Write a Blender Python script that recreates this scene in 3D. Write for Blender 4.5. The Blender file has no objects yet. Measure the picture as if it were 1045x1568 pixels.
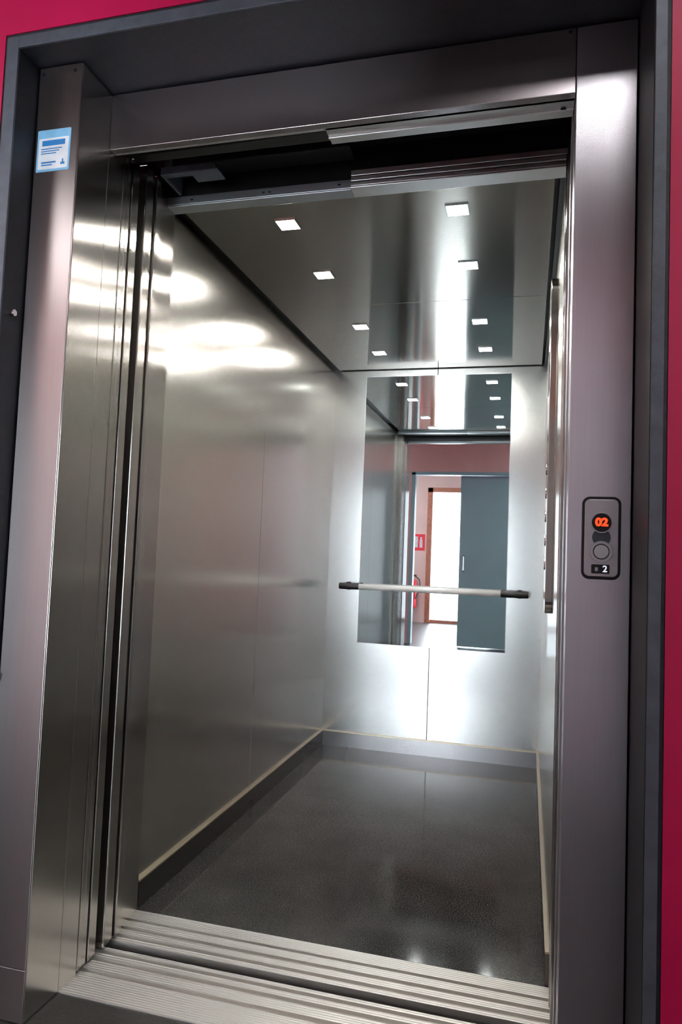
import bpy, bmesh, math
from mathutils import Matrix, Vector
S=bpy.context.scene
COL=S.collection
# ------------------------------------------------------------------ materials
def newmat(n):
    m=bpy.data.materials.new(n);m.use_nodes=True
    nt=m.node_tree;b=nt.nodes['Principled BSDF'];return m,nt,b
def texco(nt,scale=(1,1,1)):
    tc=nt.nodes.new('ShaderNodeTexCoord');mp=nt.nodes.new('ShaderNodeMapping')
    mp.inputs['Scale'].default_value=scale;nt.links.new(tc.outputs['Object'],mp.inputs['Vector']);return mp.outputs['Vector']
def noise(nt,vec,sc,det=3,rough=.5):
    n=nt.nodes.new('ShaderNodeTexNoise');n.inputs['Scale'].default_value=sc;n.inputs['Detail'].default_value=det
    n.inputs['Roughness'].default_value=rough;nt.links.new(vec,n.inputs['Vector']);return n.outputs['Fac']
def mrange(nt,v,a,b,lo=.3,hi=.7):
    r=nt.nodes.new('ShaderNodeMapRange');r.inputs[1].default_value=lo;r.inputs[2].default_value=hi
    r.inputs[3].default_value=a;r.inputs[4].default_value=b;nt.links.new(v,r.inputs[0]);return r.outputs[0]
def ramp(nt,v,c0,c1,p0=.3,p1=.7):
    r=nt.nodes.new('ShaderNodeValToRGB');r.color_ramp.elements[0].position=p0;r.color_ramp.elements[1].position=p1
    r.color_ramp.elements[0].color=(*c0,1);r.color_ramp.elements[1].color=(*c1,1);nt.links.new(v,r.inputs[0]);return r.outputs[0]
def bump(nt,b,h,st,dist=.001):
    n=nt.nodes.new('ShaderNodeBump');n.inputs['Strength'].default_value=st;n.inputs['Distance'].default_value=dist
    nt.links.new(h,n.inputs['Height']);nt.links.new(n.outputs[0],b.inputs['Normal'])
def steel(n,col,r0,r1,aniso=.8,linen=False):
    m,nt,b=newmat(n)
    b.inputs['Metallic'].default_value=1
    v=texco(nt,(1,1,.015));st=noise(nt,v,260,2)
    c=ramp(nt,st,tuple(x*.98 for x in col),tuple(min(1,x*1.02) for x in col))
    nt.links.new(c,b.inputs['Base Color'])
    sm=noise(nt,texco(nt),1.2,1,.4)
    nt.links.new(mrange(nt,sm,r0,r1),b.inputs['Roughness'])
    b.inputs['Anisotropic'].default_value=aniso
    tg=nt.nodes.new('ShaderNodeTangent');tg.direction_type='UV_MAP';tg.uv_map='UVMap'
    nt.links.new(tg.outputs[0],b.inputs['Tangent'])
    if linen:
        ck=nt.nodes.new('ShaderNodeTexVoronoi');ck.inputs['Scale'].default_value=330;ck.inputs['Randomness'].default_value=0.1
        mp=nt.nodes.new('ShaderNodeMapping');mp.inputs['Rotation'].default_value=(0,math.radians(35),0)
        tc=nt.nodes.new('ShaderNodeTexCoord');nt.links.new(tc.outputs['Object'],mp.inputs[0]);nt.links.new(mp.outputs[0],ck.inputs['Vector'])
        bump(nt,b,ck.outputs['Distance'],.25,.0005)
    return m
def plain(n,col,rough=.5,metal=0,var=.12,sc=20,bmp=0,spec=.5):
    m,nt,b=newmat(n)
    f=noise(nt,texco(nt),sc,4)
    nt.links.new(ramp(nt,f,tuple(x*(1-var) for x in col),tuple(min(1,x*(1+var)) for x in col)),b.inputs['Base Color'])
    b.inputs['Roughness'].default_value=rough;b.inputs['Metallic'].default_value=metal
    b.inputs['Specular IOR Level'].default_value=spec
    if bmp: bump(nt,b,noise(nt,texco(nt),sc*8,4),bmp,.002)
    return m
def emit(n,col,s):
    m,nt,b=newmat(n);b.inputs['Base Color'].default_value=(*col,1)
    b.inputs['Emission Color'].default_value=(*col,1);b.inputs['Emission Strength'].default_value=s;return m
M_wall=steel('brushed_steel_wall',(.77,.76,.71),.21,.235,.45)
M_back=steel('brushed_steel_back',(.70,.72,.71),.21,.25,.4)
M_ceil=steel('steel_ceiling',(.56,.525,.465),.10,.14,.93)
M_door=steel('brushed_steel_door',(.60,.575,.54),.19,.22,.93)
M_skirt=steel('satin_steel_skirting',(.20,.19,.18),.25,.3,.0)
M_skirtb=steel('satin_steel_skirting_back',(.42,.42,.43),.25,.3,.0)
M_gold=steel('champagne_aluminium',(.80,.70,.55),.3,.35,.0)
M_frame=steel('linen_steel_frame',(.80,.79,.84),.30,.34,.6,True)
M_framel=steel('linen_steel_dimmed',(.46,.42,.42),.30,.34,.6,True)  # frame's linen steel darkened; dim left-side reflection put into the colour
M_lintel=steel('brushed_steel_lintel',(.60,.56,.58),.25,.28,.6)
M_galv=steel('galvanised_steel',(.60,.64,.68),.3,.45,.2)
M_chrome=steel('chrome',(.85,.85,.86),.1,.15,0)
M_satin=steel('satin_aluminium',(.90,.90,.90),.35,.42,0)
M_rail=plain('anodised_aluminium',(.95,.96,.97),.28,.1,.01,5)
M_plate=plain('silver_plate',(.66,.67,.70),.35,.5,.03,40)
M_sill=steel('extruded_aluminium',(.95,.93,.90),.38,.46,.3)
M_mirror,_nt,_b=newmat('mirror_glass');_b.inputs['Metallic'].default_value=1;_b.inputs['Base Color'].default_value=(.88,.96,.98,1)
_b.inputs['Roughness'].default_value=0.01
M_red=plain('crimson_paint',(.52,.003,.075),.45,0,.06,6,.05)
M_salmon=plain('salmon_paint',(.88,.64,.60),.7,0,.05,4)
M_lilac=plain('pale_lilac_paint',(.78,.76,.82),.7,0,.05,4)
M_reveal=plain('charcoal_textured_paint',(.012,.015,.021),.45,0,.25,60,.5)
M_trim=plain('grey_painted_metal',(.10,.115,.14),.45,.3,.15,30,.2)
M_black=plain('black_plastic',(.012,.012,.014),.35)
M_dark=plain('dark_shaft_concrete',(.02,.02,.02),.9)
M_lfloor=plain('dark_landing_stone',(.03,.028,.028),.3,0,.4,150)
M_corceil=plain('corridor_ceiling_paint',(.06,.06,.065),.8)
M_teal=plain('teal_door_paint',(.36,.68,.74),.4,0,.03,3)
M_brown=plain('brown_wood',(.40,.14,.08),.4,0,.3,30)
M_white=plain('white_vinyl',(.78,.82,.86),.5)
M_lblue=plain('light_blue_vinyl',(.22,.50,.75),.5)
M_blue=plain('blue_ink',(.03,.22,.55),.5)
M_signred=plain('sign_red',(.8,.02,.05),.4)
M_led=emit('led_emitter',(1,.965,.90),220)
M_fill=emit('fill_diffuser',(1,.95,.94),20)  # emitter of the three added fill lamps
M_spot=emit('lamp_diffuser_small',(1,.95,.95),15)
M_orange=emit('orange_led',(1,.055,.012),1.8)
M_pale=emit('pale_led',(.85,.9,1),.8)
# dark speckled stone floor
M_floor,_nt,_b=newmat('dark_speckled_stone')
v=texco(_nt);f1=noise(_nt,v,240,2.5,.7);f2=noise(_nt,v,5,5)
c1=ramp(_nt,f1,(.027,.026,.025),(.16,.155,.148),.5,.74)
mx=_nt.nodes.new('ShaderNodeMix');mx.data_type='RGBA';mx.blend_type='MULTIPLY';mx.inputs[0].default_value=1
_nt.links.new(c1,mx.inputs[6]);_nt.links.new(ramp(_nt,f2,(.8,.8,.8),(1.2,1.2,1.2)),mx.inputs[7])
_nt.links.new(mx.outputs[2],_b.inputs['Base Color'])
_nt.links.new(mrange(_nt,f2,.085,.105),_b.inputs['Roughness'])
_b.inputs['Specular IOR Level'].default_value=.36
# ------------------------------------------------------------------ mesh helpers
def finish(bm,name,mat,parent=None,smooth=False,bev=0):
    uv=bm.loops.layers.uv.new('UVMap');bm.normal_update()
    for f in bm.faces:
        n=f.normal;a=[abs(c) for c in n];k=a.index(max(a))
        for l in f.loops:
            p=l.vert.co
            l[uv].uv=(p.y,p.z) if k==0 else ((p.x,p.z) if k==1 else (p.y,p.x))
        f.smooth=smooth
    me=bpy.data.meshes.new(name);bm.to_mesh(me);bm.free()
    for m in (mat if isinstance(mat,(list,tuple)) else [mat]): me.materials.append(m)
    o=bpy.data.objects.new(name,me);COL.objects.link(o)
    if parent: o.parent=parent
    if bev:
        b=o.modifiers.new('bevel','BEVEL');b.width=bev;b.segments=2;b.limit_method='ANGLE'
    return o
def addbox(bm,x0,x1,y0,y1,z0,z1,mi=0):
    r=bmesh.ops.create_cube(bm,size=1)
    for v in r['verts']:
        v.co=Vector(((x0+x1)/2+v.co.x*(x1-x0),(y0+y1)/2+v.co.y*(y1-y0),(z0+z1)/2+v.co.z*(z1-z0)))
    for f in {f for v in r['verts'] for f in v.link_faces}: f.material_index=mi
def boxes(name,L,mat,parent=None,bev=0):
    bm=bmesh.new()
    for b in L: addbox(bm,*b)
    return finish(bm,name,mat,parent,False,bev)
def empty(name,loc=(0,0,0)):
    e=bpy.data.objects.new(name,None);e.empty_display_size=.05;COL.objects.link(e);e.location=loc;return e
def cyl(name,p0,p1,r,mat,parent=None,seg=32,r2=None,bev=0):
    p0=Vector(p0);p1=Vector(p1);d=p1-p0
    bm=bmesh.new();bmesh.ops.create_cone(bm,cap_ends=True,segments=seg,radius1=r,radius2=r if r2 is None else r2,depth=d.length,
      matrix=Matrix.Translation((p0+p1)/2)@d.to_track_quat('Z','Y').to_matrix().to_4x4())
    o=finish(bm,name,mat,parent,False,bev)
    for f in o.data.polygons: f.use_smooth=len(f.vertices)==4
    return o
def rrect(name,cx,cz,w,h,r,y0,y1,mat,parent=None,bev=.0008,seg=8):
    bm=bmesh.new();vs=[]
    for k,(sx,sz) in enumerate([(1,1),(-1,1),(-1,-1),(1,-1)]):
        for i in range(seg+1):
            t=math.pi/2*(k+i/seg);vs.append(bm.verts.new((cx+sx*(w/2-r)+r*math.cos(t),y0,cz+sz*(h/2-r)+r*math.sin(t))))
    f=bm.faces.new(vs);e=bmesh.ops.extrude_face_region(bm,geom=[f])
    for v in e['geom']:
        if isinstance(v,bmesh.types.BMVert): v.co.y=y1
    bmesh.ops.recalc_face_normals(bm,faces=bm.faces)
    return finish(bm,name,mat,parent,False,bev)
def ring(name,c,r0,r1,y0,y1,mat,parent,seg=40):
    bm=bmesh.new();q=[]
    for i in range(seg):
        t=2*math.pi*i/seg;ct,stt=math.cos(t),math.sin(t)
        q.append([bm.verts.new((c[0]+r*ct,y,c[1]+r*stt)) for r,y in((r0,y0),(r1,y0),(r1,y1),(r0,y1))])
    for i in range(seg):
        a,b=q[i],q[(i+1)%seg]
        for k in range(4): bm.faces.new((a[k],a[(k+1)%4],b[(k+1)%4],b[k]))
    bmesh.ops.recalc_face_normals(bm,faces=bm.faces)
    return finish(bm,name,mat,parent,False,.0004)
def text(name,s,x,y,z,size,mat,parent,off=.0004,sx=1):
    cu=bpy.data.curves.new(name+'_c','FONT');cu.body=s;cu.size=size;cu.align_x='CENTER';cu.align_y='CENTER';cu.extrude=.0003;cu.offset=off
    t=bpy.data.objects.new(name+'_t',cu);COL.objects.link(t);bpy.context.view_layer.update()
    me=bpy.data.meshes.new_from_object(t.evaluated_get(bpy.context.evaluated_depsgraph_get()))
    bpy.data.objects.remove(t);me.transform(Matrix.Translation((x,y,z))@Matrix.Diagonal((sx,1,1,1))@Matrix.Rotation(math.pi/2,4,'X'))
    me.materials.clear();me.materials.append(mat)
    o=bpy.data.objects.new(name,me);COL.objects.link(o);o.parent=parent;return o
# ------------------------------------------------------------------ dimensions
W,D,H=1.2174,2.026,2.2
A,B,Cc=-.4155,-.545,-.6156
ZT,ZL=2.3066,2.1524
XL,XR,XF=.04,1.22,1.3465
# ------------------------------------------------------------------ cabin shell
boxes('wall_left',[(-.03,0,.0,.908,0,2.27),(-.03,0,.911,D+.03,0,2.27),(-.035,-.012,.0,D+.03,0,2.27)],M_wall)
boxes('wall_right',[(W,W+.03,0,.908,0,2.27),(W,W+.03,.911,D+.03,0,2.27),(W+.012,W+.035,0,D+.03,0,2.27)],M_wall)
SX=.612
boxes('wall_back',[(0,SX-.0022,D,D+.03,0,2.27),(SX+.0022,W,D,D+.03,0,2.27)],M_back)
boxes('trim_5',[(-.03,W+.03,D+.03,D+.04,0,2.27),(SX-.002,SX+.002,D+.004,D+.03,0,2.27)],M_black)
boxes('floor',[(-.03,W+.03,0,D+.03,-.04,0)],M_floor)
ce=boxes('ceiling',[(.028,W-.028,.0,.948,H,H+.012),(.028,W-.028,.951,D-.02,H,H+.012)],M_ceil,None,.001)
boxes('trim_1',[(-.03,W+.03,0.0,D+.03,2.27,2.29),(.0,.012,.02,D,2.225,2.24),(W-.012,W,.02,D,2.225,2.24)],M_black)
SK=.080
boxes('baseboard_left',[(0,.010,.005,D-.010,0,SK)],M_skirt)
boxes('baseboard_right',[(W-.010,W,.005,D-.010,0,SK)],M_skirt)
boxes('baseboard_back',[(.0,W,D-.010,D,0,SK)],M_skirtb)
boxes('trim_6',[(0,.0115,.005,D-.0115,SK,SK+.006),(W-.0115,W,.005,D-.0115,SK,SK+.006),(0,W,D-.0115,D,SK,SK+.006)],M_gold,None,.001)
# mirror
mr=empty('wall_mirror')
boxes('glass',[(.193,1.028,D-.005,D,.601,2.158)],M_mirror,mr)
boxes('edge',[(.191,.193,D-.006,D,.6,2.16),(1.028,1.03,D-.006,D,.6,2.16),(.191,1.03,D-.006,D,.599,.601),(.191,1.03,D-.006,D,2.158,2.16)],M_galv,mr)
# handrail
hr=empty('handrail');hz=.925;hy=D-.062
cyl('tube',(.205,hy,hz),(1.0,hy,hz),.0175,M_rail,hr,32)
cyl('end_grip_left',(.088,hy,hz),(.205,hy,hz),.0185,M_black,hr,32,None,.004)
cyl('end_grip_right',(1.0,hy,hz),(1.147,hy,hz),.0185,M_black,hr,32,None,.004)
for i,x in enumerate((.13,1.1)):
    cyl('bracket_%d'%(i+1),(x,hy,hz),(x,D,hz),.011,M_black,hr,20)
    cyl('bracket_plate_%d'%(i+1),(x,D-.006,hz),(x,D,hz),.024,M_black,hr,24)
# downlights
for x in (.339,.901):
    for y in (.164,.594,1.23,1.671):
        e=empty('ceiling_downlight',(0,0,0))
        s=.032
        boxes('bezel',[(x-s-.004,x-s,y-s-.004,y+s+.004,H-.004,H),(x+s,x+s+.004,y-s-.004,y+s+.004,H-.004,H),
                       (x-s,x+s,y-s-.004,y-s,H-.004,H),(x-s,x+s,y+s,y+s+.004,H-.004,H)],M_chrome,e)
        boxes('led_panel',[(x-s,x+s,y-s,y+s,H-.003,H)],M_led,e)
# car operating panel on right wall
cp=empty('car_operating_panel')
def rr_x(name,cy,cz,w,h,r,x0,x1,mat,parent):
    o=rrect(name,cy,cz,w,h,r,x0,x1,mat,parent,.002)
    o.data.transform(Matrix(((0,1,0,0),(1,0,0,0),(0,0,1,0),(0,0,0,1))));o.data.flip_normals();return o
rr_x('plate',.48,1.5,.2,1.12,.05,W-.022,W,M_door,cp)
rr_x('display',.48,1.75,.1,.14,.008,W-.024,W-.02,M_black,cp)
for i in range(5):
    cyl('button_%d'%(i+1),(W-.026,.48,1.1+.08*i),(W-.02,.48,1.1+.08*i),.018,M_chrome,cp,28)
# ------------------------------------------------------------------ cabin door with its posts, header
cd=empty('elevator_cabin_door');cf=cd
boxes('post_left',[(-.04,.012,-.10,-.002,0,2.25),(-.04,.022,-.116,-.10,0,2.25)],M_door,cf,.0015)
boxes('post_right',[(W+.001,W+.06,-.2,-.002,0,2.25),(W-.004,W+.02,-.2,-.185,0,2.2),(W-.003,W+.02,-.09,-.08,0,2.2)],M_door,cf,.0015)
boxes('header_right',[(.61,XR,-.055,-.03,2.188,2.2),(.61,XR,-.055,-.03,2.203,2.216),(.61,XR,-.055,-.03,2.219,2.236),(.61,XR,-.06,-.002,2.18,2.1865)],M_satin,cf,.0015)
boxes('header_left',[(-.02,.61,-.05,-.03,2.185,2.212),(-.02,.61,-.05,-.002,2.18,2.186)],M_galv,cf,.0015)
boxes('header_slots',[(x,x+.008,-.0512,-.049,2.196,2.2) for x in(.09,.33,.35,.57)],M_black,cf)
boxes('header_back',[(-.03,W,-.03,-.002,2.2,2.5)],M_black,cf)
boxes('door_operator',[(.0,.62,-.12,-.05,2.27,2.4),(.62,1.2,-.13,-.06,2.30,2.42)],M_black,cf,.004)
boxes('operator_bracket',[(.05,.22,-.17,-.15,2.215,2.24),(.15,.24,-.18,-.12,2.21,2.216),(.05,.06,-.15,-.05,2.215,2.3)],M_trim,cf,.002)
boxes('fast_panel',[(-.56,XL,-.225,-.190,.006,2.22),(-.5,XL-.006,-.19,-.172,.006,2.22)],M_door,cd,.003)
boxes('slow_panel',[(-.56,XL-.001,-.165,-.142,.006,2.22),(-.5,XL-.008,-.142,-.124,.006,2.22)],M_door,cd,.003)
ld=empty('elevator_landing_door')
boxes('fast_panel',[(-.56,XL-.002,-.338,-.318,.006,2.20),(-.5,XL-.004,-.3165,-.298,.006,2.2)],M_door,ld,.002)
boxes('slow_panel',[(-.56,XL-.002,-.292,-.270,.006,2.20),(-.5,XL-.006,-.268,-.252,.006,2.2)],M_door,ld,.002)
# ------------------------------------------------------------------ landing frame
lf=empty('elevator_door_frame')
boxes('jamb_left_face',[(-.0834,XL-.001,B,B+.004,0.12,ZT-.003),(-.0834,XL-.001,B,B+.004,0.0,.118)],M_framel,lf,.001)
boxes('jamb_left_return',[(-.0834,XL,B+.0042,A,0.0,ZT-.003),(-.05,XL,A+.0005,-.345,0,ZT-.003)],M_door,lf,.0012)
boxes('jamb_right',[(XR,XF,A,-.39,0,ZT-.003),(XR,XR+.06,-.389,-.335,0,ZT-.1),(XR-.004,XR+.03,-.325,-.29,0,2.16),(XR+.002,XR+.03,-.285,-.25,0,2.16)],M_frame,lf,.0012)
boxes('lintel',[(XL,XR-.0015,A,-.395,ZL,ZT-.003)],M_lintel,lf,.0012)
boxes('lintel_soffit',[(.63,XR-.002,-.394,-.325,ZL+.001,ZL+.012),(XL+.002,XR-.002,-.394,-.385,ZL+.001,ZL+.02),(.63,XR-.002,-.36,-.352,ZL-.004,ZL+.001)],M_satin,lf,.001)
boxes('door_track',[(.0,XR,-.33,-.30,2.22,2.30),(.0,XR,-.29,-.25,2.21,2.27)],M_black,lf,.003)
for i,(x,y,z) in enumerate([(-.0845,-.585,1.66),(-.0845,-.585,.78)]):
    cyl('bolt_%d'%(i+1),(x-.004,y,z),(x+.008,y,z),.009,M_chrome,lf,6,None,.001)
for i,(x,z) in enumerate([(-.07,2.285),(.02,2.285)]):
    cyl('screw_%d'%(i+1),(x,B-.002,z),(x,B,z),.005,M_black,lf,12)
cyl('screw_3',(1.205,A-.0015,ZT-.012),(1.205,A,ZT-.012),.004,M_black,lf,12)
cyl('screw_4',(1.195,-.36,ZL-.002),(1.195,-.36,ZL+.002),.006,M_black,lf,12)
# recess lining + casing
boxes('trim_2',[(-.13,-.0887,Cc+.002,-.42,0,ZT+.04),(XF+.0035,1.38,Cc+.002,-.40,0,ZT+.04),(-.0887,XF+.0035,Cc+.002,-.39,ZT,ZT+.04)],M_reveal)
boxes('trim_3',[(-.122,-.0887,Cc-.004,Cc+.002,0,ZT+.03),(XF+.0045,XF+.026,Cc-.004,Cc+.002,0,ZT+.03),(-.0887,XF+.0045,Cc-.004,Cc+.002,ZT,ZT+.03)],M_trim,None,.001)
boxes('wall_front',[(-3,-.1305,Cc,-.42,0,3),(1.3805,3.5,Cc,-.42,0,3),(-.1305,1.3805,Cc,-.39,ZT+.0405,3)],M_red)
# ------------------------------------------------------------------ sills
def ribs(name,y0,y1,parent,grooves):
    bm=bmesh.new();prof=[];y=y0;p=.0085
    def gr(y):
        for a,b in grooves:
            if a<=y<b: return b
        return None
    prof=[(y0,-.03)]
    while y<y1-1e-6:
        g=gr(y+1e-5)
        if g: prof+=[(y,0),(y,-.022),(g,-.022),(g,0)];y=g;continue
        e=min([y+p,y1]+[a for a,b in grooves if a>y+1e-5])
        prof+=[(y,0),(e-.0022,0),(e-.0018,-.0016),(e-.0004,-.0016)];y=e
    prof+=[(y1,0),(y1,-.03)]
    a=[bm.verts.new((x0s,q,z)) for q,z in prof];b=[bm.verts.new((x1s,q,z)) for q,z in prof]
    for i in range(len(prof)-1): bm.faces.new((a[i],b[i],b[i+1],a[i+1]))
    bmesh.ops.remove_doubles(bm,verts=bm.verts,dist=1e-5)
    bmesh.ops.recalc_face_normals(bm,faces=bm.faces)
    return finish(bm,name,M_sill,parent)
x0s,x1s=-.6,1.34
sl=empty('elevator_door_sill')
ribs('cabin_sill',-.17,-.0005,sl,[(-.062,-.050),(-.108,-.094),(-.15,-.135)])
ribs('landing_sill',-.4155,-.207,sl,[(-.236,-.222),(-.272,-.256),(-.325,-.308)])
boxes('sill_gap_buffer',[(-.6,1.34,-.2,-.178,-.06,-.02)],M_black,sl)
# ------------------------------------------------------------------ shaft enclosure
boxes('wall_shaft',[(-1,-.9,-.42,2.3,-.6,3),(1.6,1.7,-.42,2.3,-.6,3),(-1,1.7,2.2,2.3,-.6,3),(-1,1.7,-.42,2.3,-.7,-.6),(-1,1.7,-.39,2.3,2.9,3),(-1,1.7,-.4155,-.35,-.6,-.031)],M_dark)
# ------------------------------------------------------------------ landing corridor and the room opposite
boxes('floor_landing',[(-3,3.5,-6.6,A-.0005,-.1,-.002)],M_lfloor)
boxes('ceiling_landing',[(-3,3.5,-6.6,Cc,2.9,3)],M_corceil)
boxes('wall_west',[(-3.1,-3,-6.6,-.42,0,3)],M_lilac)
boxes('wall_east',[(3.5,3.6,-6.6,-.42,0,3)],M_lilac)
boxes('wall_opposite',[(-3,-.30,-3.1,-3,0,2.9),(-.30,1.3,-3.1,-3,2.19,2.9)],M_salmon)
boxes('wall_opposite_plain',[(1.3,3.5,-3.1,-3,0,2.9)],M_lilac)
boxes('trim_4',[(-.34,-.29,-3.11,-2.985,0,2.2),(1.25,1.31,-3.11,-2.985,0,2.2),(-.34,1.31,-3.11,-2.985,2.17,2.21)],M_teal)
d1=empty('door_1')
boxes('leaf',[(.29,1.25,-3.07,-3.03,.005,2.165)],M_teal,d1,.002)
boxes('handle',[(.34,.36,-3.02,-3.0,.95,1.15),(.34,.36,-3.03,-3.0,.95,.965),(.34,.36,-3.03,-3.0,1.135,1.15)],M_chrome,d1,.003)
# window wall with tall glazed opening
boxes('wall_window',[(-3,-.47,-6.1,-6,0,2.9),(.55,3.5,-6.1,-6,0,2.9),(-.47,.55,-6.1,-6,2.27,2.9)],M_salmon)
w1=empty('window_1')
boxes('frame',[(-.54,-.45,-6.12,-5.97,0,2.3),(.53,.6,-6.12,-5.97,0,2.3),(-.54,.6,-6.12,-5.97,2.22,2.3),(.02,.06,-6.08,-6.02,.05,2.22),(-.47,.55,-6.08,-6.02,0,.06)],M_brown,w1,.004)
# sampling portal filling the window opening (lets the sky light find the window)
pl=bpy.data.lights.new('sky_portal','AREA');pl.shape='RECTANGLE';pl.size=1.02;pl.size_y=2.27;pl.cycles.is_portal=True
po=bpy.data.objects.new('sky_portal',pl);COL.objects.link(po);po.parent=w1
po.location=(.04,-6.13,1.135);po.rotation_euler=(math.radians(90),0,math.radians(180))
# sign and extinguisher on window wall
fs=empty('fire_extinguisher_sign')
boxes('plate',[(-.80,-.57,-6,-5.995,1.22,1.5)],M_signred,fs)
boxes('pictogram',[(-.66,-.61,-5.995,-5.993,1.27,1.4),(-.65,-.62,-5.995,-5.993,1.4,1.45),(-.76,-.69,-5.995,-5.993,1.27,1.46)],M_white,fs)
fe=empty('fire_extinguisher')
cyl('cylinder',(-.75,-5.9,.25),(-.75,-5.9,.72),.075,M_signred,fe,32,None,.02)
cyl('neck',(-.75,-5.9,.72),(-.75,-5.9,.79),.025,M_black,fe,20)
boxes('lever',[(-.8,-.68,-5.91,-5.89,.78,.81)],M_black,fe,.003)
boxes('wall_bracket',[(-.78,-.72,-6,-5.96,.4,.5)],M_black,fe)
cu=bpy.data.curves.new('hose','CURVE');cu.dimensions='3D';cu.bevel_depth=.01
sp=cu.splines.new('BEZIER');sp.bezier_points.add(2)
for bp,c in zip(sp.bezier_points,[(-.72,-5.9,.8),(-.62,-5.88,.7),(-.68,-5.85,.4)]): bp.co=c;bp.handle_left_type=bp.handle_right_type='AUTO'
ho=bpy.data.objects.new('hose',cu);COL.objects.link(ho);ho.parent=fe;cu.materials.append(M_black)
# corridor spot, plus three unseen lamps added to brighten the landing and far room
for x,y,h,mm in((-1.9,-2.3,.32,M_fill),(1.45,-1.45,.14,M_spot),(2.6,-2.2,.3,M_fill),(-1.2,-4.4,.35,M_fill)):
    lp=empty('ceiling_lamp_or_fill')
    boxes('housing',[(x-h-.02,x+h+.02,y-h-.02,y+h+.02,2.87,2.9)],M_white,lp,.004)
    boxes('diffuser',[(x-h,x+h,y-h,y+h,2.862,2.87)],mm,lp)
# ------------------------------------------------------------------ call panel
ep=empty('elevator_call_panel');pcx=1.288;pcz=1.163
rrect('gasket',pcx,pcz,.078,.175,.016,A-.004,A,M_black,ep)
rrect('plate',pcx,pcz,.068,.163,.011,A-.008,A-.003,M_plate,ep,.0015)
def disc(n,x,z,r,y,t,m): return cyl(n,(x,y,z),(x,y-t,z),r,m,ep,40,None,.0005)
disc('indicator_bezel',pcx,1.195,.0195,A-.008,.002,M_black)
ring('indicator_ring',(pcx,1.195),.0195,.022,A-.011,A-.007,M_galv,ep)
text('indicator_digits','02',pcx,A-.0104,1.1955,.023,M_orange,ep,.0012,1.1)
disc('blank_button',pcx,1.164,.0185,A-.008,.0012,M_trim)
ring('button_ring',(pcx,1.134),.0165,.0225,A-.012,A-.007,M_plate,ep)
disc('button_gap',pcx,1.134,.0168,A-.008,.002,M_black)
disc('call_button',pcx,1.134,.0145,A-.008,.0045,M_white)
rrect('display',pcx-.001,1.0975,.036,.019,.002,A-.0088,A-.0078,M_black,ep,.0002)
text('display_digit','2',pcx+.008,A-.0092,1.0975,.019,M_pale,ep)
boxes('display_icon',[(pcx-.012,pcx-.006,A-.0092,A-.0088,1.093,1.101)],M_galv,ep)
# ------------------------------------------------------------------ sticker
st=empty('information_sticker')
rrect('backing',-.029,2.085,.096,.108,.004,B-.0008,B,M_lblue,st,.0001)
rrect('panel',-.029,2.077,.086,.080,.003,B-.0012,B-.0006,M_white,st,.0001)
L=[(-.062,.004,B-.0015,B-.001,2.097,2.111)]
for i in range(3): L.append((-.064,-.064+.06-.008*i,B-.0015,B-.001,2.088-.006*i,2.0905-.006*i))
L+=[(-.062,-.02,B-.0015,B-.001,2.052,2.056),(-.062,-.03,B-.0015,B-.001,2.046,2.049),(-.006,.006,B-.0015,B-.001,2.046,2.052),(-.002,.002,B-.0015,B-.001,2.052,2.06)]
boxes('print',L,M_blue,st)
# ------------------------------------------------------------------ world
w=bpy.data.worlds.new('sky');S.world=w;w.use_nodes=True
bg=w.node_tree.nodes['Background'];bg.inputs[0].default_value=(.86,.93,1,1);bg.inputs[1].default_value=38
S.view_settings.view_transform='Standard'
# ------------------------------------------------------------------ camera
y_,p_,r_=[math.radians(k) for k in(14.9512,3.4003,2.2635)]
fw=Vector((-math.sin(y_)*math.cos(p_),math.cos(y_)*math.cos(p_),math.sin(p_)))
rt=Vector((math.cos(y_),math.sin(y_),0));up=rt.cross(fw)
R=rt*math.cos(r_)+up*math.sin(r_);U=-rt*math.sin(r_)+up*math.cos(r_)
cam=bpy.data.cameras.new('camera');co=bpy.data.objects.new('camera',cam);COL.objects.link(co)
m=Matrix((R,U,-fw)).transposed().to_4x4();m.translation=Vector((1.1398,-2.0015,1.1076));co.matrix_world=m
cam.sensor_fit='VERTICAL';cam.sensor_height=36;cam.sensor_width=24;cam.lens=1081.3/1567.5*36;cam.clip_start=.02
S.camera=co
